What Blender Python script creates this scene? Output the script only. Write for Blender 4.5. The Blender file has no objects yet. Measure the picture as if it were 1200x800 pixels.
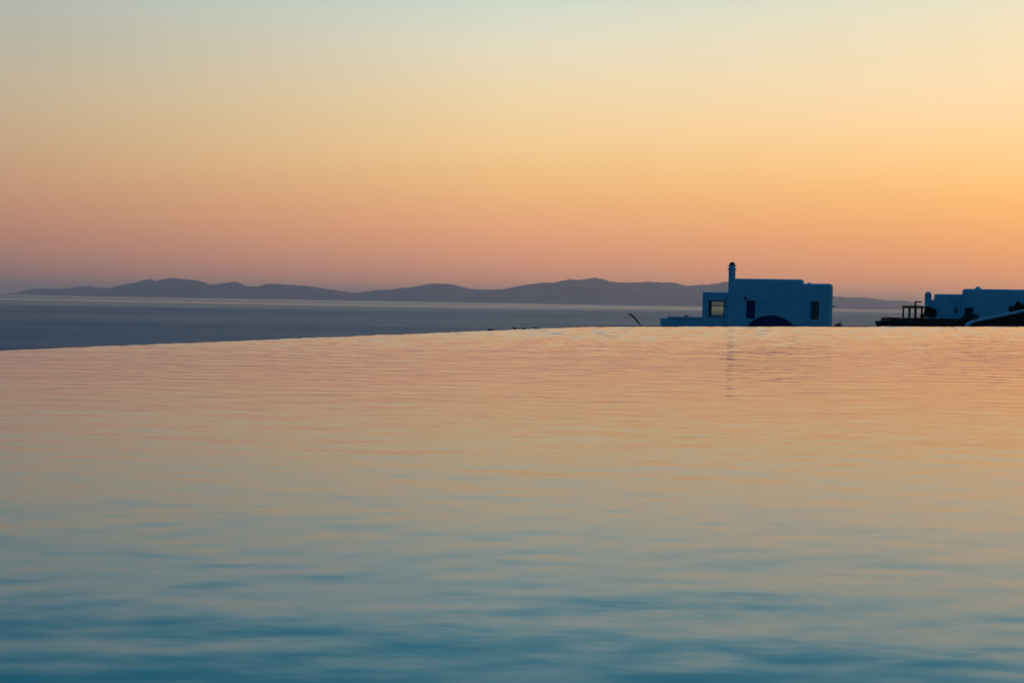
import bpy, bmesh, math, random
import numpy as np
from mathutils import Vector, Matrix

R = math.radians
rng = random.Random(7)
scene = bpy.context.scene
col = scene.collection

# ------------------------------------------------------------------ camera
W, H, F = 1200.0, 800.0, 1648.0          # photograph size and focal length in its pixels
EYE = Vector((0.0, 0.0, 0.35))           # pool water lies at z = 0
PITCH, ROLL = R(1.634), R(0.97)
FWD = Vector((0, math.cos(PITCH), -math.sin(PITCH)))
UP0 = Vector((0, math.sin(PITCH), math.cos(PITCH)))
RIGHT = Vector((1, 0, 0)) * math.cos(ROLL) + UP0 * math.sin(ROLL)
UP = Vector((-1, 0, 0)) * math.sin(ROLL) + UP0 * math.cos(ROLL)
cam_data = bpy.data.cameras.new("camera")
cam_data.sensor_width = 36.0
cam_data.lens = F / W * 36.0
cam_data.clip_start = 0.05
cam_data.clip_end = 400000.0
cam = bpy.data.objects.new("camera", cam_data)
col.objects.link(cam)
cam.matrix_world = Matrix(((RIGHT.x, UP.x, -FWD.x, EYE.x), (RIGHT.y, UP.y, -FWD.y, EYE.y),
                           (RIGHT.z, UP.z, -FWD.z, EYE.z), (0, 0, 0, 1)))
scene.camera = cam


def at(px, py, Y):
    """World point at depth Y seen at a point of the photograph."""
    d = FWD * F + RIGHT * (px - W / 2) - UP * (py - H / 2)
    return EYE + d * (Y / d.y)


# ------------------------------------------------------------------ helpers
def tag(o, label=None, cat=None, group=None, kind=None):
    if label: o["label"] = label
    if cat: o["category"] = cat
    if group: o["group"] = group
    if kind: o["kind"] = kind
    return o


def empty(name, loc=(0, 0, 0)):
    o = bpy.data.objects.new(name, None)
    o.empty_display_size = 0.2
    col.objects.link(o)
    o.location = loc
    return o


def link_mesh(name, me, mat, parent=None):
    o = bpy.data.objects.new(name, me)
    col.objects.link(o)
    if mat: me.materials.append(mat)
    if parent:
        o.parent = parent
        o.matrix_parent_inverse = Matrix.Translation(parent.location).inverted()
    return o


def obj(name, bm, mat, parent=None, smooth=False):
    me = bpy.data.meshes.new(name)
    bmesh.ops.recalc_face_normals(bm, faces=bm.faces)
    bm.to_mesh(me)
    bm.free()
    if smooth:
        for p in me.polygons: p.use_smooth = True
    return link_mesh(name, me, mat, parent)


def add_box(bm, x0, x1, y0, y1, z0, z1, bev=0.0, seg=2):
    r = bmesh.ops.create_cube(bm, size=1.0)
    vs = r["verts"]
    for v in vs:
        v.co = Vector(((x0 + x1) / 2 + v.co.x * (x1 - x0), (y0 + y1) / 2 + v.co.y * (y1 - y0),
                       (z0 + z1) / 2 + v.co.z * (z1 - z0)))
    if bev > 0:
        es = list({e for v in vs for e in v.link_edges})
        bmesh.ops.bevel(bm, geom=es, offset=bev, segments=seg, affect="EDGES", profile=0.5)


def box(x0, x1, y0, y1, z0, z1, bev=0.0, seg=2):
    bm = bmesh.new()
    add_box(bm, x0, x1, y0, y1, z0, z1, bev, seg)
    return bm


def add_lathe(bm, prof, cx, cy, seg=20):
    rings = []
    for r, z in prof:
        rings.append([bm.verts.new((cx + r * math.cos(2 * math.pi * k / seg), cy + r * math.sin(2 * math.pi * k / seg), z))
                      for k in range(seg)])
    for a, b in zip(rings, rings[1:]):
        for k in range(seg):
            bm.faces.new((a[k], a[(k + 1) % seg], b[(k + 1) % seg], b[k]))
    bm.faces.new(rings[0]); bm.faces.new(rings[-1])


def add_prism_xz(bm, pts, y0, y1):
    """Outline in the x-z plane pushed from y0 to y1."""
    a = [bm.verts.new((x, y0, z)) for x, z in pts]
    b = [bm.verts.new((x, y1, z)) for x, z in pts]
    n = len(pts)
    bm.faces.new(a); bm.faces.new(b[::-1])
    for i in range(n):
        bm.faces.new((a[i], a[(i + 1) % n], b[(i + 1) % n], b[i]))


def add_tube(bm, pts, radii, seg=8):
    rings = []
    for i, p in enumerate(pts):
        p = Vector(p)
        d = (Vector(pts[min(i + 1, len(pts) - 1)]) - Vector(pts[max(i - 1, 0)])).normalized()
        s = d.cross(Vector((0.3, 1, 0.1))).normalized()
        t = d.cross(s)
        rings.append([bm.verts.new(p + (s * math.cos(2 * math.pi * k / seg) + t * math.sin(2 * math.pi * k / seg)) * radii[i])
                      for k in range(seg)])
    for a, b in zip(rings, rings[1:]):
        for k in range(seg):
            bm.faces.new((a[k], a[(k + 1) % seg], b[(k + 1) % seg], b[k]))
    bm.faces.new(rings[0]); bm.faces.new(rings[-1])


def cut(o, cutters):
    """Subtract closed cutter bmeshes from a mesh object."""
    for cb in cutters:
        me = bpy.data.meshes.new("cutter")
        bmesh.ops.recalc_face_normals(cb, faces=cb.faces)
        cb.to_mesh(me); cb.free()
        c = bpy.data.objects.new("cutter", me)
        col.objects.link(c)
        m = o.modifiers.new("cut", "BOOLEAN")
        m.operation = "DIFFERENCE"; m.solver = "EXACT"; m.object = c
        bpy.context.view_layer.update()
        new = bpy.data.meshes.new_from_object(o.evaluated_get(bpy.context.evaluated_depsgraph_get()))
        o.modifiers.clear()
        old = o.data
        new.name = old.name
        o.data = new
        bpy.data.meshes.remove(old)
        bpy.data.objects.remove(c); bpy.data.meshes.remove(me)


# ------------------------------------------------------------------ materials
def material(name):
    m = bpy.data.materials.new(name)
    m.use_nodes = True
    nt = m.node_tree
    b = nt.nodes["Principled BSDF"]
    return m, nt, b


def noise(nt, scale, detail=4, rough=0.55, coord="Object", vec_scale=(1, 1, 1)):
    tc = nt.nodes.new("ShaderNodeTexCoord")
    mp = nt.nodes.new("ShaderNodeMapping")
    mp.inputs["Scale"].default_value = vec_scale
    nt.links.new(tc.outputs[coord], mp.inputs["Vector"])
    n = nt.nodes.new("ShaderNodeTexNoise")
    n.inputs["Scale"].default_value = scale
    n.inputs["Detail"].default_value = detail
    n.inputs["Roughness"].default_value = rough
    nt.links.new(mp.outputs["Vector"], n.inputs["Vector"])
    return n


def surface(name, c0, c1, scale, rough=0.85, bump=0.0, bump_scale=None, vec_scale=(1, 1, 1)):
    m, nt, b = material(name)
    n = noise(nt, scale, vec_scale=vec_scale)
    cr = nt.nodes.new("ShaderNodeValToRGB")
    cr.color_ramp.elements[0].position = 0.3; cr.color_ramp.elements[0].color = (*c0, 1)
    cr.color_ramp.elements[1].position = 0.7; cr.color_ramp.elements[1].color = (*c1, 1)
    nt.links.new(n.outputs["Fac"], cr.inputs["Fac"])
    nt.links.new(cr.outputs["Color"], b.inputs["Base Color"])
    b.inputs["Roughness"].default_value = rough
    if bump:
        nb = noise(nt, bump_scale or scale * 4, vec_scale=vec_scale)
        bp = nt.nodes.new("ShaderNodeBump")
        bp.inputs["Strength"].default_value = 1.0
        bp.inputs["Distance"].default_value = bump
        nt.links.new(nb.outputs["Fac"], bp.inputs["Height"])
        nt.links.new(bp.outputs["Normal"], b.inputs["Normal"])
    return m


M_plaster = surface("dusk_tinted_plaster", (0.22, 0.57, 0.66), (0.34, 0.72, 0.82), 0.7, 0.9, 0.02, 3)  # whitewash, with the blue of dusk shade tinted into its colour
M_navy = surface("navy_paint", (0.008, 0.020, 0.13), (0.012, 0.028, 0.17), 2.0, 0.6)
M_navy_plank = surface("navy_plank", (0.008, 0.020, 0.12), (0.014, 0.03, 0.17), 1.5, 0.6, 0.02, 3, (6, 1, 0.3))
M_darkwood = surface("dark_timber", (0.02, 0.014, 0.01), (0.04, 0.028, 0.02), 3.0, 0.8, 0.005, 12)
M_frame = surface("dark_frame_paint", (0.012, 0.02, 0.028), (0.02, 0.03, 0.04), 4.0, 0.5)
M_metal = surface("dark_metal", (0.02, 0.02, 0.022), (0.03, 0.03, 0.032), 5.0, 0.45)
M_stone = surface("dark_schist", (0.018, 0.012, 0.012), (0.05, 0.035, 0.03), 1.2, 0.95, 0.06, 4, (1, 1, 2.2))
M_soil = surface("scrub_ground", (0.035, 0.025, 0.016), (0.085, 0.062, 0.04), 0.25, 0.95, 0.15, 1.3)
M_leaf = surface("scrub_leaf", (0.012, 0.024, 0.010), (0.035, 0.05, 0.02), 1.7, 0.7)
M_blade = surface("dry_blade", (0.012, 0.012, 0.008), (0.03, 0.028, 0.016), 6.0, 0.8)
M_wood = surface("shrub_stem", (0.03, 0.02, 0.014), (0.05, 0.035, 0.025), 8.0, 0.9)
M_wet = surface("wet_dark_stone", (0.012, 0.014, 0.018), (0.03, 0.032, 0.036), 5.0, 0.35, 0.003, 30)
M_deck = surface("pale_deck_stone", (0.36, 0.34, 0.31), (0.5, 0.47, 0.43), 1.2, 0.8, 0.003, 40)
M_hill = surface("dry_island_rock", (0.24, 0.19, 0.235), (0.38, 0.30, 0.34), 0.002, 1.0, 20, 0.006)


def glass_pane(name, tint, gloss):
    m, nt, b = material(name)
    nt.nodes.remove(b)
    out = nt.nodes["Material Output"]
    tr = nt.nodes.new("ShaderNodeBsdfTransparent"); tr.inputs["Color"].default_value = (*tint, 1)
    gl = nt.nodes.new("ShaderNodeBsdfGlossy"); gl.inputs["Roughness"].default_value = 0.02
    fr = nt.nodes.new("ShaderNodeFresnel"); fr.inputs["IOR"].default_value = gloss
    mx = nt.nodes.new("ShaderNodeMixShader")
    nt.links.new(fr.outputs[0], mx.inputs[0]); nt.links.new(tr.outputs[0], mx.inputs[1]); nt.links.new(gl.outputs[0], mx.inputs[2])
    nt.links.new(mx.outputs[0], out.inputs["Surface"])
    return m


M_glass = glass_pane("greenish_glass", (0.90, 0.92, 0.85), 1.45)


def wave_normal(nt, scale, amount, vec_scale=(1, 1, 1), detail=3, breeze=None):
    """Normal tilted by small ripples (a vector noise added to the surface normal)."""
    n = noise(nt, scale, detail, 0.6, "Object", vec_scale)
    sub = nt.nodes.new("ShaderNodeVectorMath"); sub.operation = "SUBTRACT"; sub.inputs[1].default_value = (0.5, 0.5, 0.5)
    nt.links.new(n.outputs["Color"], sub.inputs[0])
    mul = nt.nodes.new("ShaderNodeVectorMath"); mul.operation = "MULTIPLY"; mul.inputs[1].default_value = (amount * 0.5, amount, 0)
    nt.links.new(sub.outputs[0], mul.inputs[0])
    if breeze:      # cat's-paws grow away from the sheltered near end
        tc = nt.nodes.new("ShaderNodeTexCoord"); sp = nt.nodes.new("ShaderNodeSeparateXYZ")
        nt.links.new(tc.outputs["Object"], sp.inputs[0])
        mr = nt.nodes.new("ShaderNodeMapRange"); mr.interpolation_type = "SMOOTHSTEP"
        for key, val in zip(("From Min", "From Max", "To Min", "To Max"), breeze): mr.inputs[key].default_value = val
        nt.links.new(sp.outputs[1], mr.inputs["Value"])
        sc = nt.nodes.new("ShaderNodeVectorMath"); sc.operation = "SCALE"
        nt.links.new(mul.outputs[0], sc.inputs[0]); nt.links.new(mr.outputs["Result"], sc.inputs["Scale"])
        mul = sc
    geo = nt.nodes.new("ShaderNodeNewGeometry")
    add = nt.nodes.new("ShaderNodeVectorMath"); add.operation = "ADD"
    nt.links.new(mul.outputs[0], add.inputs[0]); nt.links.new(geo.outputs["Normal"], add.inputs[1])
    nm = nt.nodes.new("ShaderNodeVectorMath"); nm.operation = "NORMALIZE"
    nt.links.new(add.outputs[0], nm.inputs[0])
    return nm.outputs[0]


M_pool, nt, b = material("pool_water")
b.inputs["Base Color"].default_value = (0.015, 0.64, 0.53, 1)
b.inputs["Roughness"].default_value = 0.05
b.inputs["IOR"].default_value = 1.29
nt.links.new(wave_normal(nt, 20.0, 0.06, (0.5, 1.2, 1), 3, (2.0, 9.0, 1.0, 1.6)), b.inputs["Normal"])

M_sea, nt, b = material("sea_water")
b.inputs["Base Color"].default_value = (0.015, 0.18, 0.26, 1)
b.inputs["IOR"].default_value = 1.26
nt.links.new(wave_normal(nt, 0.2, 0.30, (0.4, 1, 1), 6), b.inputs["Normal"])
nb = noise(nt, 1.0, 10, 0.72, "Object", (0.00016, 0.0011, 1))
mr = nt.nodes.new("ShaderNodeMapRange")
mr.inputs["From Min"].default_value = 0.36; mr.inputs["From Max"].default_value = 0.64
mr.inputs["To Min"].default_value = 0.36; mr.inputs["To Max"].default_value = 0.56
nt.links.new(nb.outputs["Fac"], mr.inputs["Value"])
# calm water in the lee of the islands: smoother than the open strait
tc_ = nt.nodes.new("ShaderNodeTexCoord"); sp = nt.nodes.new("ShaderNodeSeparateXYZ")
nt.links.new(tc_.outputs["Object"], sp.inputs[0])
c1 = nt.nodes.new("ShaderNodeMath"); c1.operation = "MULTIPLY_ADD"; c1.inputs[1].default_value = -1.6
nt.links.new(sp.outputs[0], c1.inputs[0]); nt.links.new(sp.outputs[1], c1.inputs[2])
c2 = nt.nodes.new("ShaderNodeMath"); c2.operation = "MULTIPLY_ADD"; c2.inputs[1].default_value = 2600
nt.links.new(nb.outputs["Fac"], c2.inputs[0]); nt.links.new(c1.outputs[0], c2.inputs[2])
c3 = nt.nodes.new("ShaderNodeMapRange"); c3.interpolation_type = "SMOOTHSTEP"
c3.inputs["From Min"].default_value = 4900; c3.inputs["From Max"].default_value = 8600
c3.inputs["To Min"].default_value = 0.0; c3.inputs["To Max"].default_value = 0.14
nt.links.new(c2.outputs[0], c3.inputs["Value"])
sb = nt.nodes.new("ShaderNodeMath"); sb.operation = "SUBTRACT"
nt.links.new(mr.outputs["Result"], sb.inputs[0]); nt.links.new(c3.outputs["Result"], sb.inputs[1])
nt.links.new(sb.outputs[0], b.inputs["Roughness"])



# ------------------------------------------------------------------ sky and light
SUN_AZ, SUN_EL = R(29), R(1.2)
world = bpy.data.worlds.new("World")
scene.world = world
world.use_nodes = True
nt = world.node_tree
bg = nt.nodes["Background"]


def lin(c):
    return tuple(((v / 255) / 12.92 if v / 255 <= 0.04045 else ((v / 255 + 0.055) / 1.055) ** 2.4) for v in c)


def math_node(op, a, b=None):
    n = nt.nodes.new("ShaderNodeMath"); n.operation = op
    for i, v in enumerate((a, b)):
        if v is None: continue
        if isinstance(v, (int, float)): n.inputs[i].default_value = v
        else: nt.links.new(v, n.inputs[i])
    return n.outputs[0]


def ramp(fac, stops):
    n = nt.nodes.new("ShaderNodeValToRGB")
    cr = n.color_ramp
    cr.interpolation = 'B_SPLINE'
    while len(cr.elements) < len(stops): cr.elements.new(0.5)
    for e, (p, c) in zip(cr.elements, stops):
        e.position = p / 90.0
        e.color = (*lin(c), 1)
    nt.links.new(fac, n.inputs["Fac"])
    return n.outputs["Color"]


tc = nt.nodes.new("ShaderNodeTexCoord")
sx = nt.nodes.new("ShaderNodeSeparateXYZ")
nt.links.new(tc.outputs["Generated"], sx.inputs[0])
elev = math_node("MULTIPLY", math_node("ARCSINE", sx.outputs[2]), 2 / math.pi)      # 0 horizon, 1 zenith
hx = math_node("SQRT", math_node("ADD", math_node("MULTIPLY", sx.outputs[0], sx.outputs[0]),
                                 math_node("MULTIPLY", sx.outputs[1], sx.outputs[1])))
GLOW = R(38)
dot = math_node("ADD", math_node("MULTIPLY", sx.outputs[0], math.sin(GLOW)), math_node("MULTIPLY", sx.outputs[1], math.cos(GLOW)))
daz = math_node("ARCCOSINE", math_node("DIVIDE", dot, math_node("MAXIMUM", hx, 1e-5)))


def between(a, b_):
    n = nt.nodes.new("ShaderNodeMapRange")
    n.inputs["From Min"].default_value = R(a); n.inputs["From Max"].default_value = R(b_)
    nt.links.new(daz, n.inputs["Value"])
    return n.outputs["Result"]


def mix(f, a, b_):
    n = nt.nodes.new("ShaderNodeMix"); n.data_type = "RGBA"
    nt.links.new(f, n.inputs["Factor"]); nt.links.new(a, n.inputs["A"]); nt.links.new(b_, n.inputs["B"])
    return n.outputs["Result"]


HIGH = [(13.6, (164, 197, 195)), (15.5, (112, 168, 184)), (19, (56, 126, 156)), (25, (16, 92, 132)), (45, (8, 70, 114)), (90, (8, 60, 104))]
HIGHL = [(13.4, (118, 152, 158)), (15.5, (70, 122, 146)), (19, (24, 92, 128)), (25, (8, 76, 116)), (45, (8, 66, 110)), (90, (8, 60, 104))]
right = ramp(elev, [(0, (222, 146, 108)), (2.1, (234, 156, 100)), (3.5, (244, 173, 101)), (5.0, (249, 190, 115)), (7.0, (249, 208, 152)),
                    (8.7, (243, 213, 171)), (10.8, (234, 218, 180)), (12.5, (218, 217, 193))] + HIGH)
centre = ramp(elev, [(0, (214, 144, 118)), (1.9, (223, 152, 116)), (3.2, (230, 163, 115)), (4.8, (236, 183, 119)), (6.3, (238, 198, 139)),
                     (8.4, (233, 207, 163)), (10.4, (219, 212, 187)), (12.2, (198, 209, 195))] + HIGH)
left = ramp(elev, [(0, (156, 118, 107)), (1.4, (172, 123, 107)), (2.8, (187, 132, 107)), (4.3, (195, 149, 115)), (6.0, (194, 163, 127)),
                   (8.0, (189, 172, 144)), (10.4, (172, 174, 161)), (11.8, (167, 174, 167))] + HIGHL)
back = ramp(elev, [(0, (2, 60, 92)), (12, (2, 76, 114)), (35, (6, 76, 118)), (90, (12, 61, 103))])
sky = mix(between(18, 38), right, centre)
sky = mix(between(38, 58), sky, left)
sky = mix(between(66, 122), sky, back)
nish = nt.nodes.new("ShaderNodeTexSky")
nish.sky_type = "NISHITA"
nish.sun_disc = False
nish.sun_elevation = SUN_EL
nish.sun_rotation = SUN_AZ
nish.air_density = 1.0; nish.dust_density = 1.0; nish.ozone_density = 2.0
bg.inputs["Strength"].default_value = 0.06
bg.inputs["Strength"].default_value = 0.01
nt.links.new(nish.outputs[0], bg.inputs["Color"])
bg2 = nt.nodes.new("ShaderNodeBackground")
# faint uneven veils of high haze
vm = nt.nodes.new("ShaderNodeMapping"); vm.inputs["Scale"].default_value = (1.6, 1.6, 17)
nt.links.new(tc.outputs["Generated"], vm.inputs["Vector"])
vn = nt.nodes.new("ShaderNodeTexNoise"); vn.inputs["Scale"].default_value = 1.7; vn.inputs["Detail"].default_value = 5
nt.links.new(vm.outputs["Vector"], vn.inputs["Vector"])
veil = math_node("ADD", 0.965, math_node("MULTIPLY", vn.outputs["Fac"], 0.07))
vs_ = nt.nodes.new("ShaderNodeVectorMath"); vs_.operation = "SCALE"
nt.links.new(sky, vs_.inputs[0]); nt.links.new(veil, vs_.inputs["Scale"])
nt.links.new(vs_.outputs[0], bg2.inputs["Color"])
# extra afterglow added low down, right of view, to brighten the haze
core = math_node("SUBTRACT", 1.0, between(0, 15))
low = math_node("SUBTRACT", 1.0, math_node("MINIMUM", math_node("MULTIPLY", math_node("ABSOLUTE", elev), 90 / 14), 1.0))
nt.links.new(math_node("ADD", 1.0, math_node("MULTIPLY", math_node("MULTIPLY", core, low), 2.2)), bg2.inputs["Strength"])
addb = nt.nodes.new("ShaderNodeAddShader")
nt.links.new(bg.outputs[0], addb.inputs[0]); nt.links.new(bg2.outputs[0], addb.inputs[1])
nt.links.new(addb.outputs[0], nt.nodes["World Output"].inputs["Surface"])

sd = bpy.data.lights.new("sun", "SUN")
sd.energy = 0.12
sd.angle = R(3)
sd.color = (1.0, 0.55, 0.28)
sun = bpy.data.objects.new("sun", sd)
col.objects.link(sun)
to_sun = Vector((math.sin(SUN_AZ) * math.cos(SUN_EL), math.cos(SUN_AZ) * math.cos(SUN_EL), math.sin(SUN_EL)))
sun.rotation_euler = to_sun.to_track_quat("Z", "Y").to_euler()

scene.view_settings.view_transform = "Standard"
scene.view_settings.look = "None"
scene.view_settings.exposure = 0.18
scene.view_settings.gamma = 1
scene.cycles.use_denoising = True
scene.cycles.volume_bounces = 4
scene.cycles.max_bounces = 8

# ------------------------------------------------------------------ pool
A = Vector((-3.1, 8.5)); B = Vector((1.13, 20.4)); C_ = Vector((10.6, 29.1))     # visible points of the overflow edge
dA = (A - B).normalized(); dC = (C_ - B).normalized()
Y0, XR = 0.85, 15.0
A0 = A + dA * ((A.y - Y0) / -dA.y)                                                # edge carried back to the near end
C1 = B + dC * ((XR - B.x) / dC.x)                                                 # and on to the right-hand end
YT = C1.y
rows, cols, dense = 1550, 860, 720
t_ = np.linspace(0, 1, rows)
ys = Y0 + (YT - Y0) * (0.25 * t_ + 0.75 * t_ ** 1.6)
xl = np.where(ys <= B.y, A.x + (ys - A.y) * (B.x - A.x) / (B.y - A.y), B.x + (ys - B.y) * (C1.x - B.x) / (C1.y - B.y))
a_ = np.clip(-0.42 * ys - 0.5, xl, XR - 0.4); b_ = np.clip(0.42 * ys + 0.5, a_ + 0.3, XR - 0.05)
lo, hi = 40, cols - dense - 40
X = np.concatenate([xl[:, None] + (a_ - xl)[:, None] * np.linspace(0, 1, lo, endpoint=False)[None, :],
                    a_[:, None] + (b_ - a_)[:, None] * np.linspace(0, 1, dense, endpoint=False)[None, :],
                    b_[:, None] + (XR - b_)[:, None] * np.linspace(0, 1, hi)[None, :]], 1)
cols = X.shape[1]
Yg = np.repeat(ys[:, None], cols, 1)
step = np.gradient(ys)[:, None]
rs = np.random.RandomState(11)
Z = np.zeros_like(X)
NW, NS = 110, 90
SLOPE = 0.0085
for i in range(NW):
    lam = 0.05 * (0.40 / 0.05) ** rs.rand() if i < NS else 0.40 * (1.5 / 0.40) ** rs.rand()
    k = 2 * math.pi / lam
    th = R(-90 + 8) + rs.randn() * (R(30) if i < NS else R(20))
    amp = SLOPE * math.sqrt(2.0 / NW) / k * (0.7 + 0.6 * rs.rand()) * (1.0 if i < NS else 0.4)
    # each train of ripples comes in patches
    qx, qy, q0 = rs.randn() * 0.9, rs.randn() * 0.9, rs.rand() * 6.28
    env = 0.65 + 0.6 * np.sin(qx * X + qy * Yg + q0 + 0.8 * np.sin(0.7 * X - 0.5 * Yg + i))
    Z += amp * np.clip((lam / step - 2.5) / 2.5, 0, 1) * env * np.sin(k * (math.cos(th) * X + math.sin(th) * Yg) + rs.rand() * 6.28)
# the breeze is stronger out in the open and strongest along the right-hand overflow edge
edge = ((Yg - B.y) * dC.x - (X - B.x) * dC.y) * -1
gust = 1.0 + 2.4 / (1 + np.exp(-(Yg - 9.0) / 2.2)) + 6.5 / (1 + np.exp((edge - 5.5) / 1.0))
Z *= gust
V = np.stack([X, Yg, Z], -1).reshape(-1, 3).astype(np.float32)
idx = np.arange(rows * cols).reshape(rows, cols)
Q = np.stack([idx[:-1, :-1], idx[:-1, 1:], idx[1:, 1:], idx[1:, :-1]], -1).reshape(-1, 4)
me = bpy.data.meshes.new("pool_water")
me.vertices.add(len(V)); me.vertices.foreach_set("co", V.ravel())
me.loops.add(Q.size); me.loops.foreach_set("vertex_index", Q.ravel().astype(np.int32))
me.polygons.add(len(Q)); me.polygons.foreach_set("loop_start", (np.arange(len(Q)) * 4).astype(np.int32))
me.polygons.foreach_set("use_smooth", np.ones(len(Q), dtype=bool))
me.update(calc_edges=True); me.validate()
tag(link_mesh("pool_water", me, M_pool), kind="structure")


def strip(bm, pts, w_in, w_out, z0, z1):
    """Wall following a polyline in plan; w_in/w_out measured left/right of travel."""
    n = len(pts)
    nor = []
    for i in range(n):
        d0 = (pts[i] - pts[max(i - 1, 0)]); d1 = (pts[min(i + 1, n - 1)] - pts[i])
        d0 = d0.normalized() if d0.length else d1.normalized(); d1 = d1.normalized() if d1.length else d0
        m = (d0 + d1).normalized()
        nn = Vector((-m.y, m.x)) / max(0.3, m.dot(d0))
        nor.append(nn)
    ring = []
    for p, nn in zip(pts, nor):
        a, b_ = p + nn * w_out, p - nn * w_in
        ring.append([bm.verts.new((a.x, a.y, z0)), bm.verts.new((a.x, a.y, z1)), bm.verts.new((b_.x, b_.y, z1)), bm.verts.new((b_.x, b_.y, z0))])
    for a, b_ in zip(ring, ring[1:]):
        for k in range(4):
            bm.faces.new((a[k], a[(k + 1) % 4], b_[(k + 1) % 4], b_[k]))
    bm.faces.new(ring[0]); bm.faces.new(ring[-1][::-1])


pw = empty("pool_wall", (B.x, B.y, -3.2))
tag(pw, "dark wet stone overflow wall edging the rippled swimming pool", "pool wall")
bm = bmesh.new(); strip(bm, [A0, B, C1], 0.25, 0.20, -4.2, -0.012); obj("weir", bm, M_wet, pw)
bm = bmesh.new(); strip(bm, [A0, B, C1], -0.75, 0.95, -4.2, -0.9); obj("catch_basin_wall", bm, M_stone, pw)

bm = bmesh.new()
add_box(bm, A0.x - 1.5, XR + 4, -9, Y0 - 0.003, -4.2, 0.05, 0.01)
add_box(bm, XR + 0.003, XR + 4, Y0, YT + 1.5, -4.2, 0.05, 0.01)
tag(obj("pool_deck", bm, M_deck), kind="structure")

# ------------------------------------------------------------------ sea, terrain, islands
SEA_Z = -30.0


def polar_sheet(name, mat, radii, seg, zf, cx=0, cy=0):
    bm = bmesh.new()
    c = bm.verts.new((cx, cy, zf(cx, cy)))
    prev = None
    for r in radii:
        ring = []
        for k in range(seg):
            x = cx + r * math.cos(2 * math.pi * k / seg); y = cy + r * math.sin(2 * math.pi * k / seg)
            ring.append(bm.verts.new((x, y, zf(x, y))))
        for k in range(seg):
            if prev is None: bm.faces.new((c, ring[k], ring[(k + 1) % seg]))
            else: bm.faces.new((prev[k], ring[k], ring[(k + 1) % seg], prev[(k + 1) % seg]))
        prev = ring
    return obj(name, bm, mat, smooth=True)


SEA_R = 70000.0
tag(polar_sheet("sea", M_sea, [200, 600, 1500, 4000, 10000, 25000, 45000, SEA_R], 96, lambda x, y: SEA_Z), kind="structure")


def sm(a, b_, v):
    t = min(1, max(0, (v - a) / (b_ - a)))
    return t * t * (3 - 2 * t)


def wob(x, y):
    return (math.sin(x * 0.31 + 1.2) * math.cos(y * 0.27) + 0.6 * math.sin(x * 0.83 + y * 0.61) + 0.4 * math.sin(x * 1.7 - y * 1.3 + 2)) * 0.5


def ground(x, y):
    # a spur of the hillside carrying the houses; it drops to the sea on the left and beyond them
    base = -3.2
    edge_x = -1.0 + 0.085 * y
    left_drop = max(0.0, edge_x - x)
    far_drop = max(0.0, y - 185)
    z = base - 0.16 * left_drop - 0.0016 * left_drop ** 2 - 0.22 * far_drop
    if x > 36 and y > 60:
        z += 1.4 * sm(36, 60, x) * sm(60, 120, y)
    z += wob(x, y) * 0.16 * sm(14, 50, math.hypot(x - 4, y - 14))
    if 40 < y < 85:
        px = W / 2 + F * x / y
        crest = EYE.z - (27.4 - 0.0169 * (px - 690) + 0.052 * max(0, 690 - px) + 0.02 * max(0, 560 - px)) * y / F
        z = max(z, z + (crest - z) * sm(40, 58, y) * (1 - sm(62, 85, y)))
    return max(z, SEA_Z - 8)


bm = bmesh.new()
gx = [-400, -300, -220, -160, -120] + list(range(-90, 91, 3)) + [100, 120, 150, 200, 280, 380]
gy = [-300, -200, -120, -70, -40, -20] + list(range(-10, 216, 3)) + [225, 240, 260, 290, 330, 380]
grid = [[bm.verts.new((x, y, ground(x, y))) for x in gx] for y in gy]
for j in range(len(gy) - 1):
    for i in range(len(gx) - 1):
        bm.faces.new((grid[j][i], grid[j][i + 1], grid[j + 1][i + 1], grid[j + 1][i]))
tag(obj("hillside", bm, M_soil, smooth=True), kind="structure")

main_ridge = [(118, 341), (128, 338), (134, 336), (145, 333.5), (160, 330.5), (175, 327), (184, 329), (190, 327.5), (199, 325.5), (215, 327),
              (232, 328.5), (240, 331), (246, 333.5), (262, 332), (275, 330), (282, 332), (289, 335.5), (303, 336), (310, 333),
              (320, 332.5), (345, 334), (360, 335), (380, 338), (400, 341), (415, 343), (432, 341.5), (440, 340), (455, 339.5),
              (470, 337.5), (485, 336), (500, 333), (508, 332), (525, 332.5), (540, 335.5), (552, 338.5), (565, 339.5), (590, 339),
              (600, 336.5), (615, 334), (632, 331.5), (650, 331), (665, 327.5), (680, 328), (690, 326), (697, 325.5), (706, 327),
              (716, 330), (726, 331), (745, 331), (760, 330), (775, 331), (790, 331), (797, 333), (805, 335), (815, 334), (835, 333),
              (850, 330), (880, 331), (910, 336), (945, 343), (975, 347), (990, 348.5), (1015, 348.5), (1025, 350), (1040, 352.5),
              (1050, 352), (1062, 352.5), (1072, 355), (1090, 360), (1100, 364)]
far_ridge = [(18, 345.5), (22, 342.5), (28, 340), (38, 338), (55, 338.2), (70, 338.6), (90, 336.5), (103, 335.3), (115, 337), (128, 337.6),
             (145, 337), (165, 339), (185, 345)]


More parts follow.
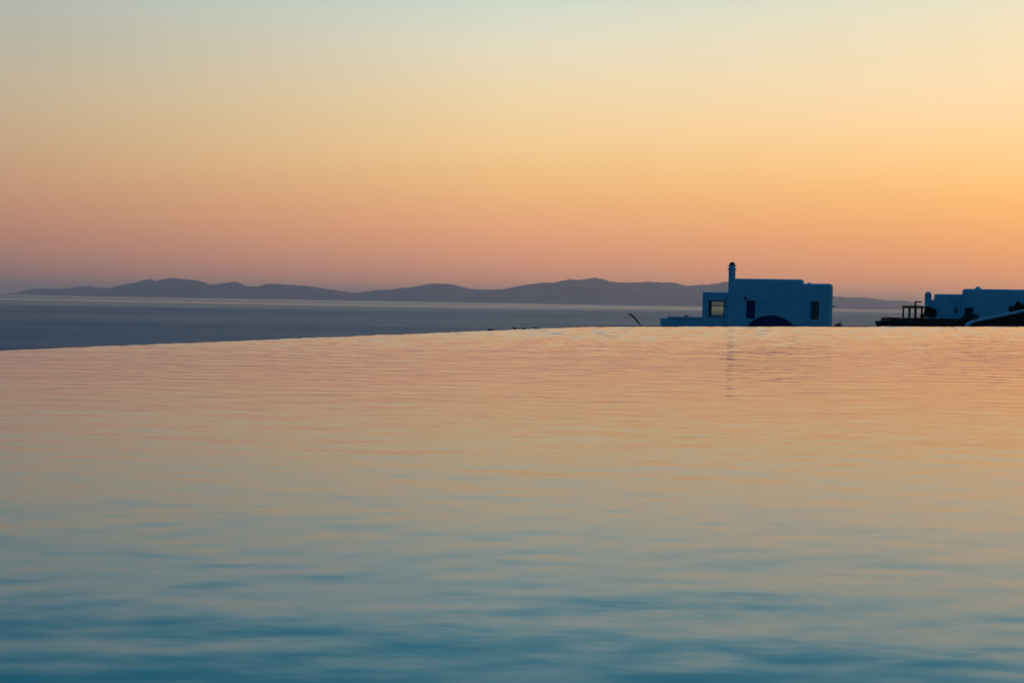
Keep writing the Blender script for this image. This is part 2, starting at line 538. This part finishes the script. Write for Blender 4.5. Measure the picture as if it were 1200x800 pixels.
def ridge(name, prof, Y, depth, seed):
    rr = random.Random(seed)
    ph = [(rr.uniform(0.0006, 0.004), rr.uniform(0, 6.28), rr.uniform(0.0004, 0.002)) for _ in range(10)]
    step = 1.5
    pxs = [prof[0][0] + i * step for i in range(int((prof[-1][0] - prof[0][0]) / step) + 1)]
    vs = [i / 14 for i in range(-14, 15)]
    bm = bmesh.new()
    g = []
    for px in pxs:
        for (x0, y0), (x1, y1) in zip(prof, prof[1:]):
            if x0 <= px <= x1:
                py = y0 + (y1 - y0) * (px - x0) / (x1 - x0); break
        py += 0.35 * math.sin(px * 0.71 + seed) * math.sin(px * 0.213) + rr.uniform(-.22, .22)
        p = at(px, py, Y)
        h = max(4.0, p.z - SEA_Z)
        line = []
        for v in vs:
            x = p.x
            y = Y + v * depth
            s = 1 - abs(v) ** 0.8
            spur = sum(math.sin(a * x + b_ + c * (y - Y) * (1 if v < 0 else 1.4)) for a, b_, c in ph) / 10
            s = s * (1 + 0.55 * spur * min(1, 3 * abs(v)))
            hz = h * min(max(s, 0), 1 - 0.5 * abs(v))
            line.append(bm.verts.new((x, y, SEA_Z - 3 + (hz + 3 if abs(v) < 0.999 else 0))))
        g.append(line)
    for a, b_ in zip(g, g[1:]):
        for k in range(len(vs) - 1):
            bm.faces.new((a[k], a[k + 1], b_[k + 1], b_[k]))
    return tag(obj(name, bm, M_hill), kind="structure")


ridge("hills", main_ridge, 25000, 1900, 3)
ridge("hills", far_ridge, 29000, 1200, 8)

for i, (px, ph_) in enumerate([(666, 3.0), (670, 2.2)]):
    p = at(px, 327.8, 24950)
    s = 24950 / F
    bm = bmesh.new()
    z0 = p.z - 12
    add_tube(bm, [(p.x, p.y, z0), (p.x, p.y, z0 + ph_ * s * 0.8 + 12), (p.x, p.y, z0 + ph_ * s * 1.1 + 12)], [6.5, 4.5, 1.5], 8)
    add_tube(bm, [(p.x - 9, p.y, z0 + ph_ * s * .55 + 12), (p.x + 9, p.y, z0 + ph_ * s * .55 + 12)], [1.8, 1.8], 6)
    tag(obj("radio_mast", bm, M_metal),
        ["taller tiny radio mast on the distant ridge left of its summit", "shorter tiny radio mast on the distant ridge beside the taller one"][i],
        "radio mast", "radio masts on the far ridge")

# ------------------------------------------------------------------ main house
YH = 120.0


class Facade:
    """Front plane of a house turned by az to face down the slope; gives plan offsets and heights along it."""
    def __init__(self, px, Y, az):
        self.p = at(px, 360, Y); self.az = az; self.Y = Y
        self.n = Vector((math.sin(az), math.cos(az), 0)); self.a = Vector((math.cos(az), -math.sin(az), 0))

    def hit(self, px, py):
        d = at(px, py, 1.0) - EYE
        k = (self.p - EYE).dot(self.n) / d.dot(self.n)
        return EYE + d * k

    def x(self, px): return self.p.x + (self.hit(px, 360) - self.p).dot(self.a)
    def z(self, px, py): return self.hit(px, py).z

    def turn(self, root):
        """Turn a finished thing about the plane's pivot."""
        rot = Matrix.Rotation(-self.az, 4, "Z")
        piv = Vector((self.p.x, self.Y, 0))
        root.location = piv + rot @ (root.location - piv)
        root.rotation_euler.z = -self.az


FH = Facade(900, YH, R(10.4))
hx_, hz_ = FH.x, FH.z


GZ = -4.0                                    # foundations go into the ground
house = empty("house", (hx_(900), YH, -3.2))
tag(house, "cubic whitewashed house tinted with blue dusk shade, with round chimney and arched door", "house")


def block(name, mat, x0, x1, y0, y1, z1, parent, bev=0.22, parapet=0.35, z0=GZ):
    bm = bmesh.new()
    r = bmesh.ops.create_cube(bm, size=1.0)
    for v in r["verts"]:
        v.co = Vector(((x0 + x1) / 2 + v.co.x * (x1 - x0), (y0 + y1) / 2 + v.co.y * (y1 - y0), (z0 + z1) / 2 + v.co.z * (z1 - z0)))
    es = [e for e in bm.edges if not all(v.co.z < z0 + 0.01 for v in e.verts)]
    bmesh.ops.bevel(bm, geom=es, offset=bev, segments=4, affect="EDGES", profile=0.5)
    top = max(bm.faces, key=lambda f: (f.calc_center_median().z, f.calc_area()))
    bmesh.ops.inset_individual(bm, faces=[top], thickness=0.12)
    for v in top.verts: v.co.z -= parapet
    return obj(name, bm, mat, parent)


# main block, its lower step, and the side wing with the see-through window
zt = hz_(900, 326.8)
mx0, mx1 = hx_(857), hx_(941.5)
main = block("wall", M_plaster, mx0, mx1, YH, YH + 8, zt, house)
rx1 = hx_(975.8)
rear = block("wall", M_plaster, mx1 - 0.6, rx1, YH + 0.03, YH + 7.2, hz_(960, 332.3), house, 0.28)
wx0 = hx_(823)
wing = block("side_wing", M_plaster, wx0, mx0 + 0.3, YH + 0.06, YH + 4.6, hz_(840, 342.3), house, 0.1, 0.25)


def cbox(*a): return box(*a)


# openings
lw = (hx_(830.3), hx_(849.2), hz_(840, 370.6), hz_(840, 352.0))
cut(wing, [cbox(wx0 + 0.35, mx0 - 0.05, YH + 0.4, YH + 4.25, -3.3, hz_(840, 346.5)),
           cbox(lw[0], lw[1], YH - 1, YH + 1, lw[2], lw[3]),
           cbox(lw[0] + 0.02, lw[1] + 0.12, YH + 4, YH + 6, lw[2] - 0.1, lw[3] + 0.1)])
ds = (hx_(874.6), hx_(885), hz_(880, 373.4), hz_(880, 351.9))
arch_c = (hx_(904), hz_(904, 405.0)); arch_r = 35.6 * YH / F
ab = bmesh.new()
n = 40
pts = [(arch_c[0] + arch_r * math.cos(math.pi * k / n), arch_c[1] + arch_r * math.sin(math.pi * k / n)) for k in range(n + 1)]
pts += [(arch_c[0] - arch_r, -3.6), (arch_c[0] + arch_r, -3.6)]
add_prism_xz(ab, pts, YH - 1, YH + 0.9)
cut(main, [cbox(ds[0], ds[1], YH - 1, YH + 0.35, ds[2], ds[3]), ab])
rw = (hx_(950), hx_(959.8), hz_(955, 374.2), hz_(955, 353.2))
cut(rear, [cbox(rw[0], rw[1], YH - 1, YH + 0.5, rw[2], rw[3])])

# arched door leaf filling the arch
bm = bmesh.new()
ri = arch_r - 0.02
pts = [(arch_c[0] + ri * math.cos(math.pi * k / n), arch_c[1] + ri * math.sin(math.pi * k / n)) for k in range(n + 1)]
pts += [(arch_c[0] - ri, -3.5), (arch_c[0] + ri, -3.5)]
add_prism_xz(bm, pts, YH + 0.25, YH + 0.33)
arch = obj("arched_door", bm, M_navy_plank, house)
bm = bmesh.new()
for k in range(-6, 7):
    add_box(bm, arch_c[0] + k * 0.4 - 0.012, arch_c[0] + k * 0.4 + 0.012, YH + 0.235, YH + 0.249, -3.4,
            arch_c[1] + math.sqrt(max(0.05, ri ** 2 - (k * 0.4) ** 2)) - 0.05)
obj("batten", bm, M_navy, arch)


def window(parent, x0, x1, y, z0, z1, transom=None, mullion=False, fw=0.09, glass=M_glass, mat=M_frame):
    bm = bmesh.new()
    d = 0.1
    add_box(bm, x0 + .003, x1 - .003, y, y + d, z0 + .003, z0 + fw)
    add_box(bm, x0 + .003, x1 - .003, y, y + d, z1 - fw, z1 - .003)
    add_box(bm, x0 + .003, x0 + fw, y + .002, y + d - .002, z0 + fw, z1 - fw)
    add_box(bm, x1 - fw, x1 - .003, y + .002, y + d - .002, z0 + fw, z1 - fw)
    if transom: add_box(bm, x0 + fw, x1 - fw, y + .004, y + d - .004, transom - 0.03, transom + 0.03)
    if mullion: add_box(bm, (x0 + x1) / 2 - .03, (x0 + x1) / 2 + .03, y + .006, y + d - .006, z0 + fw, z1 - fw)
    w = obj("window", bm, mat, parent)
    bm = box(x0 + fw - 0.02, x1 - fw + 0.02, y + 0.045, y + 0.055, z0 + fw - 0.02, z1 - fw + 0.02)
    obj("pane", bm, glass, w)
    bm = box(x0 - 0.06, x1 + 0.06, y - 0.28, y - 0.005, z0 - 0.08, z0 - 0.003, 0.015)
    obj("sill", bm, M_plaster, w)
    return w


w1 = window(house, lw[0], lw[1], YH + 0.22, lw[2], lw[3], transom=hz_(840, 357.9), fw=0.10)
w1["label"] = "wide window with a transom showing the pale sea through it"
window(house, lw[0] + 0.02, lw[1] + 0.12, YH + 4.42, lw[2] - 0.1, lw[3] + 0.1, fw=0.07)
window(house, rw[0], rw[1], YH + 0.30, rw[2], rw[3], mullion=True, fw=0.08)["label"] = "narrow dark window near the end wall"

# closed navy shutters
sh = empty("shutter"); col.objects.unlink(sh); bpy.data.objects.remove(sh)
for s in (0, 1):
    a = ds[0] + 0.01 + s * ((ds[1] - ds[0]) / 2); b2 = a + (ds[1] - ds[0]) / 2 - 0.02
    bm = bmesh.new()
    y = YH + 0.10
    add_box(bm, a, a + 0.07, y, y + 0.05, ds[2] + 0.01, ds[3] - 0.01)
    add_box(bm, b2 - 0.07, b2, y, y + 0.05, ds[2] + 0.01, ds[3] - 0.01)
    for zz in (ds[2] + 0.01, (ds[2] + ds[3]) / 2, ds[3] - 0.09):
        add_box(bm, a + 0.07, b2 - 0.07, y + .002, y + 0.048, zz, zz + 0.08)
    k = ds[2] + 0.1
    while k < ds[3] - 0.12:
        add_box(bm, a + 0.07, b2 - 0.07, y + 0.014, y + 0.03, k, k + 0.035)
        k += 0.05
    add_box(bm, a + 0.07, b2 - 0.07, y + 0.032, y + 0.04, ds[2] + 0.02, ds[3] - 0.02)
    obj("shutter", bm, M_navy, house)

# wall lamp above the shutters
p = Vector((hx_(873.6), YH, hz_(873.6, 350.3)))
bm = bmesh.new()
add_lathe(bm, [(0.03, p.z + 0.12), (0.09, p.z + 0.1), (0.16, p.z - 0.06), (0.14, p.z - 0.07)], p.x, YH - 0.26, 14)
add_box(bm, p.x - 0.02, p.x + 0.02, YH - 0.24, YH - 0.005, p.z + 0.08, p.z + 0.12)
add_box(bm, p.x - 0.05, p.x + 0.05, YH - 0.03, YH - 0.003, p.z - 0.02, p.z + 0.2)
obj("wall_lamp", bm, M_metal, house)
# rainwater spout on the end wall
z = hz_(976, 358.5)
bm = bmesh.new(); add_tube(bm, [(rx1 - 0.2, YH + 2, z), (rx1 + 0.32, YH + 2, z - 0.04)], [0.07, 0.07], 8)
obj("rain_spout", bm, M_plaster, house)

# chimney: round-cornered stack proud of the wall, two collars, round pot with dark openings and a dome
u = YH / F
cx0, cx1 = hx_(853.0), hx_(860.9)
cx = (cx0 + cx1) / 2
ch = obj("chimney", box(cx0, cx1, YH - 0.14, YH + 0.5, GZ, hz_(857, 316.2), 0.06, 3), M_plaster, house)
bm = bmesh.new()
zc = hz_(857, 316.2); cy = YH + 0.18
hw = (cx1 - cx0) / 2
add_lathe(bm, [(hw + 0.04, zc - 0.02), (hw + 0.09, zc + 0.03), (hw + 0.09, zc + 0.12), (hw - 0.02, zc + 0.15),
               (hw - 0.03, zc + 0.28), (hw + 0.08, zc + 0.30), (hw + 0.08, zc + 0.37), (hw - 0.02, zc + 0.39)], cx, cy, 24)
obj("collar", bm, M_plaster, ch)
bm = bmesh.new()
zt2 = hz_(857, 306.8)
zb = zc + 0.385
add_lathe(bm, [(hw - 0.03, zb)] + [((hw - 0.03) * math.cos(a), zb + 0.05 + (zt2 - zb - 0.05) * math.sin(a)) for a in [R(d) for d in range(0, 90, 10)]] + [(0.015, zt2)], cx, cy, 24)
obj("chimney_cap", bm, M_metal, ch, True)

# a small lump where the parapet steps down
p = Vector((hx_(948), YH, hz_(948, 332.5)))
obj("roof_vent", box(p.x - 0.13, p.x + 0.13, YH + 0.4, YH + 0.7, p.z - 0.4, p.z + 0.11, 0.05), M_plaster, house)

FH.turn(house)
# low terrace wall on the left of the house
tw = empty("terrace_wall", (hx_(798), YH, -3.2))
tag(tw, "low whitewashed terrace wall running out left of the chimney house", "wall")
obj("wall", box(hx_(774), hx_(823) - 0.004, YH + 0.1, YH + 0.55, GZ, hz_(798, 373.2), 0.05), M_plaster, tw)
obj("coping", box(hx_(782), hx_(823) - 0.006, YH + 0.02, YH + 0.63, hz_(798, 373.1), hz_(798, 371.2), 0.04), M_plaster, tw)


FH.turn(tw)

# ------------------------------------------------------------------ plants
def leaf_clump(cx, cy, cz, rx, ry, rz, n_, size, seed, flat_bottom=True):
    rr = random.Random(seed)
    bm = bmesh.new()
    lobes = [(rr.uniform(-.55, .55), rr.uniform(-.5, .5), rr.uniform(.25, .68), rr.uniform(.26, .42)) for _ in range(11)]
    for _ in range(n_):
        lx, ly, lz, lr = rr.choice(lobes)
        while True:
            v = Vector((rr.uniform(-1, 1), rr.uniform(-1, 1), rr.uniform(-1, 1)))
            if 0.2 < v.length < 1: break
        v *= lr
        p = Vector((cx + (lx + v.x) * rx, cy + (ly + v.y) * ry, cz + max(0.02, lz + v.z * .85) * rz))
        d = Vector((rr.uniform(-1, 1), rr.uniform(-1, 1), rr.uniform(-.4, 1))).normalized()
        s = d.cross(Vector((rr.uniform(-1, 1), rr.uniform(-1, 1), rr.uniform(-1, 1)))).normalized()
        L = size * rr.uniform(.6, 1.4)
        w = L * 0.3
        bm.faces.new([bm.verts.new(p - d * L * .5), bm.verts.new(p + s * w), bm.verts.new(p + d * L * .6), bm.verts.new(p - s * w)])
    return bm


def shrub(px, py_top, Y, wpx, label, seed, n_=900, size=0.14, group=None, name="shrub", cat="shrub", base=None):
    p = at(px, py_top, Y)
    gz = ground(p.x, p.y) if base is None else base
    h = p.z - gz
    r = wpx * Y / F / 2
    t = empty(name, (p.x, p.y, gz))
    tag(t, label, cat, group)
    obj("foliage", leaf_clump(p.x, p.y, gz + h * .1, r * 1.15, r * 1.0, h * .86, n_, size, seed), M_leaf, t)
    rr = random.Random(seed + 99)
    bm = bmesh.new()
    for _ in range(7):
        a, q = rr.uniform(0, 6.28), rr.uniform(.2, .8)
        e = Vector((p.x + math.cos(a) * r * q, p.y + math.sin(a) * r * q, gz + h * rr.uniform(.5, .85)))
        s = Vector((p.x + math.cos(a) * .08, p.y + math.sin(a) * .08, gz - .15))
        add_tube(bm, [s, (s + e) / 2 + Vector((0, 0, h * .1)), e], [.035, .022, .008], 6)
    obj("stem", bm, M_wood, t)
    return t


G_SH = "scrub bushes on the hillside"
shrub(982, 376, 121.5, 13, "low dark bush at the foot of the chimney house's right wall", 21, 1200, 0.16, G_SH)
shrub(575, 386.0, 60, 7, "leftmost low dark bush showing over the pool edge", 22, 900, 0.08, G_SH)
shrub(603, 384.0, 60, 3.5, "small spiky bush peeping over the pool edge, tallest of its row", 23, 700, 0.08, G_SH)
shrub(615, 384.9, 60, 5, "tiny dark bush directly right of the spiky one over the pool edge", 24, 700, 0.08, G_SH)
shrub(628, 384.4, 60, 7, "rightmost low dark bush showing over the pool edge", 25, 900, 0.08, G_SH)


def blade(bm, pts, w, th=0.012):
    """Tapering curved leaf with a keel."""
    n_ = len(pts)
    rings = []
    for i, p in enumerate(pts):
        p = Vector(p)
        d = (Vector(pts[min(i + 1, n_ - 1)]) - Vector(pts[max(i - 1, 0)])).normalized()
        s = d.cross(Vector((0, 1, 0))).normalized()
        t = i / (n_ - 1)
        ww = w * (0.35 + 2.6 * t * (1 - t)) * (1 if t < .97 else .3)
        rings.append([bm.verts.new(p + s * ww / 2), bm.verts.new(p + Vector((0, -th, 0))), bm.verts.new(p - s * ww / 2), bm.verts.new(p + Vector((0, th, 0)))])
    for a, b_ in zip(rings, rings[1:]):
        for k in range(4): bm.faces.new((a[k], a[(k + 1) % 4], b_[(k + 1) % 4], b_[k]))
    bm.faces.new(rings[0]); bm.faces.new(rings[-1])


YP = 34.0
pb = at(753.5, 384.5, YP)
gz = ground(pb.x, pb.y)
t = empty("agave_plant", (pb.x, pb.y, gz))
tag(t, "dark agave with one long curved leaf standing up behind the pool edge", "plant")
stem = bmesh.new(); add_tube(stem, [(pb.x, pb.y, gz - .1), (pb.x + .03, pb.y, (gz + pb.z) / 2), (pb.x, pb.y, pb.z - .02)], [.09, .075, .06], 10)
obj("stem", stem, M_blade, t)
u34 = YP / F
curve = [(752.5, 383.5), (749.5, 379.5), (746.5, 375.8), (743, 371.8), (740, 369.2), (737.2, 367.6), (735.6, 367.0)]
bm = bmesh.new(); blade(bm, [at(x, y, YP) for x, y in curve], 2.0 * u34); obj("leaf", bm, M_blade, t)
rr = random.Random(5)
for k in range(9):
    a = rr.uniform(0, 2 * math.pi)
    L = rr.uniform(.14, .24)
    p0 = Vector((pb.x, pb.y, pb.z - .03 - .05 * (k % 3)))
    pts = [p0 + Vector((math.cos(a) * L * q, math.sin(a) * L * q, .10 * q - .13 * q * q)) for q in (0, .25, .5, .75, 1)]
    bm = bmesh.new(); blade(bm, pts, .035); obj("leaf", bm, M_blade, t)

# dark trough planter on the terrace wall
p = Vector((hx_(804.5), YH, 0))
zt = hz_(798, 371.2)
t = empty("planter", (p.x, YH + 0.3, zt))
tag(t, "small dark trough planter lying on the low terrace wall", "planter")
obj("trough", box(p.x - .18, p.x + .18, YH + 0.22, YH + 0.38, zt + .002, zt + .085, .01), M_metal, t)
obj("foliage", leaf_clump(p.x - .02, YH + .3, zt + .07, .17, .07, .07, 160, .05, 41), M_leaf, t)
FH.turn(t)

# ------------------------------------------------------------------ right-hand villa on its terrace
YV = 160.0


FV = Facade(1110, YV, R(17.5))
vx, vz = FV.x, FV.z


villa = empty("villa", (vx(1150), YV, -2.5))
tag(villa, "long low whitewashed villa with domed chimneys behind dark terrace stones", "house")
VG = -3.5
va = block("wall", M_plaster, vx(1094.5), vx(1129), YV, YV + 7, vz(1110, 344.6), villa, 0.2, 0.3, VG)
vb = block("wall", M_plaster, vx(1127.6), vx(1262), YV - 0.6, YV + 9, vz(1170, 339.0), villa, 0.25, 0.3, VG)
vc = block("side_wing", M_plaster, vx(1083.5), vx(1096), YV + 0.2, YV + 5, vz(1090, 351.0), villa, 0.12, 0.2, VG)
dd = (vx(1130.4), vx(1140.6), vz(1135, 377), vz(1135, 360.2))
cut(vb, [box(dd[0], dd[1], YV - 2, YV - 0.1, dd[2], dd[3])])
vw = (vx(1118.2), vx(1121.8), vz(1120, 367), vz(1120, 360.5))
cut(va, [box(vw[0], vw[1], YV - 1, YV + .4, vw[2], vw[3])])
window(villa, vw[0], vw[1], YV + .2, vw[2], vw[3], fw=.05)
d_ = obj("door", box(dd[0] + .01, dd[1] - .01, YV - .32, YV - .26, dd[2], dd[3] - .01, .005), M_frame, villa)
obj("handle", box(dd[0] + .12, dd[0] + .16, YV - .38, YV - .325, dd[2] + 1.0, dd[2] + 1.16, .008), M_metal, d_)


def domed(px0, px1, py_top, py_bot, yy, parent, name="chimney"):
    x0, x1 = vx(px0), vx(px1)
    r = (x1 - x0) / 2; c = (x0 + x1) / 2
    z0, z1 = vz(px0, py_bot), vz(px0, py_top)
    bm = bmesh.new()
    hs = z1 - r * 1.25
    add_lathe(bm, [(r, z0), (r, hs)] + [(r * math.cos(R(a)), hs + r * 1.25 * math.sin(R(a))) for a in range(10, 90, 12)] + [(.01, z1)], c, yy, 24)
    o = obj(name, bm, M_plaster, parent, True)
    for k in range(4):
        b2 = bmesh.new()
        a = math.pi / 4 + k * math.pi / 2
        add_box(b2, c + math.cos(a) * r - .06, c + math.cos(a) * r + .06, yy + math.sin(a) * r - .06, yy + math.sin(a) * r + .06, hs - .1, hs + .16)
        obj("smoke_opening", b2, M_metal, o)
    return o


domed(1083.2, 1091, 341.3, 362, YV + 1.0, villa)
domed(1141.4, 1150, 335.4, 344, YV + 1.6, villa)
# light balustrade in front of the first block
bm = bmesh.new()
bx0, bx1, bz0, bz1 = vx(1115.5), vx(1127.5), vz(1120, 376.5), vz(1120, 367.6)
add_box(bm, bx0, bx1, YV - 1.0, YV - .92, bz1 - .08, bz1)
add_box(bm, bx0, bx1, YV - 1.0, YV - .92, (bz0 + bz1) / 2 - .03, (bz0 + bz1) / 2 + .03)
for k in range(6):
    x = bx0 + (bx1 - bx0) * k / 5
    add_box(bm, x - .03, x + .03, YV - .99, YV - .93, bz0 - .8, bz1 - .01)
bal = empty("balustrade", ((bx0 + bx1) / 2, YV - .96, -1.5))
obj("rail", bm, M_plaster, bal)
FV.turn(bal)
tag(bal, "pale timber balustrade standing before the villa's first block", "railing")

FV.turn(villa)
# dark dry-stone terrace in two steps
YT_ = 154.0
def tx(px): return at(px, 375, YT_).x
def tz(px, py): return at(px, py, YT_).z
t = empty("retaining_wall", (tx(1090), YT_, -3.0))
tag(t, "dark dry stone retaining wall in two steps under the pergola", "wall")


def rough_wall(x0, x1, y0, y1, z0, z1, seed, cell=0.45, amp=0.07):
    rr = random.Random(seed)
    bm = bmesh.new()
    add_box(bm, x0, x1, y0, y1, z0, z1)
    nx = max(2, int((x1 - x0) / cell)); nz = max(2, int((z1 - z0) / (cell * .6)))
    bmesh.ops.subdivide_edges(bm, edges=[e for e in bm.edges if abs(e.verts[0].co.x - e.verts[1].co.x) > .5 * (x1 - x0)], cuts=nx, use_grid_fill=True)
    bmesh.ops.subdivide_edges(bm, edges=[e for e in bm.edges if abs(e.verts[0].co.z - e.verts[1].co.z) > .5 * (z1 - z0)], cuts=nz, use_grid_fill=True)
    for v in bm.verts:
        v.co += Vector((rr.uniform(-amp, amp), rr.uniform(-amp, amp), rr.uniform(-amp, amp)))
    return bm


obj("lower_step", rough_wall(tx(1029.5), tx(1142), YT_, YT_ + 1.2, -4.2, tz(1060, 376.6), 1), M_stone, t)
obj("upper_step", rough_wall(tx(1047), tx(1142), YT_ + 1.3, YT_ + 5.3, -4.2, tz(1060, 372.8), 2), M_stone, t)

# pergola frames
YG = 157.5
def gxp(px): return at(px, 365, YG).x
def gzp(px, py): return at(px, py, YG).z
pg = empty("pergola", (gxp(1072), YG, gzp(1062, 373.5)))
tag(pg, "dark timber pergola of square posts beside the villa's domed chimney", "pergola")
hw = .085
zb = gzp(1065, 373.6)
ztop, ztop2 = gzp(1070, 359.3), gzp(1080, 352.9)
for yy in (YG - 1.4, YG + 1.2):
    for px in (1062, 1069, 1076):
        x = gxp(px)
        high = px == 1076 and yy > YG
        obj("post", box(x - hw, x + hw, yy - hw, yy + hw, zb - .3, (ztop2 if high else ztop) - .16, .01), M_darkwood, pg)
for yy in (YG - 1.4, YG + 1.2):
    obj("beam", box(gxp(1061), gxp(1083.2), yy - .08, yy + .08, ztop - .16, ztop, .01), M_darkwood, pg)
obj("beam", box(gxp(1074.8), gxp(1083.4), YG + 1.12, YG + 1.28, ztop2 - .16, ztop2, .01), M_darkwood, pg)
for px in (1061.7, 1069, 1076.4):
    x = gxp(px)
    obj("rafter", box(x - .05, x + .05, YG - 1.6, YG + 1.4, ztop + .003, ztop + .1, .005), M_darkwood, pg)

G_SV = "dark bushes around the villa"
shrub(1091, 357, 155.6, 17, "tall dark bush under the domed chimney next to the pergola", 31, 2600, 0.2, G_SV, base=tz(1090, 373.5))
shrub(1138, 366, 150, 22, "broad dark bush in front of the villa door", 32, 2600, 0.2, G_SV)
shrub(1193, 352, 150, 20, "dark bush against the villa wall above the white coping", 33, 2600, 0.2, G_SV, base=at(1193, 370, 150).z)
shrub(1081.5, 367, 154.8, 8, "small dark bush at the foot of the pergola's last post", 34, 900, 0.14, G_SV, base=tz(1090, 373.5))

# sloping boundary wall with white coping climbing out of the picture
YB = 132.0
sw = empty("sloping_wall", (at(1180, 383, YB).x, YB, -3.0))
tag(sw, "dark stone wall climbing to the right under a pale sloping coping", "wall")
line = [(1131.5, 385.5), (1133.2, 380.5), (1137, 377.0), (1143, 374.9), (1160, 371.2), (1180, 367.0), (1200, 362.8), (1230, 356.5), (1265, 349)]
top = [at(x, y, YB) for x, y in line]
bm = bmesh.new()
add_prism_xz(bm, [(p.x, p.z - .17) for p in top] + [(top[-1].x, -4.5), (top[0].x, -4.5)], YB + .04, YB + .5)
obj("wall", bm, M_stone, sw)
bm = bmesh.new()
th = 2.4 * YB / F
for p, q in zip(top, top[1:]):
    pass
up = [(p.x, p.z) for p in top]
lo = []
for i, p in enumerate(top):
    d = (top[min(i + 1, len(top) - 1)] - top[max(i - 1, 0)]).normalized()
    lo.append((p.x + d.z * th, p.z - d.x * th))
add_prism_xz(bm, up + lo[::-1], YB - .06, YB + .6)
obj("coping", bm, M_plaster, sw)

# ------------------------------------------------------------------ haze
m = bpy.data.materials.new("sea_haze")
m.use_nodes = True
nt = m.node_tree
nt.nodes.remove(nt.nodes["Principled BSDF"])
pv = nt.nodes.new("ShaderNodeVolumePrincipled")
pv.inputs["Color"].default_value = (1.0, 0.96, 0.97, 1)
pv.inputs["Density"].default_value = 3.4e-5
pv.inputs["Anisotropy"].default_value = 0.62
nt.links.new(pv.outputs[0], nt.nodes["Material Output"].inputs["Volume"])
hr = SEA_R + 1500
tag(obj("haze", box(-hr, hr, -hr, hr, SEA_Z - 9.5, 420), m), kind="stuff")
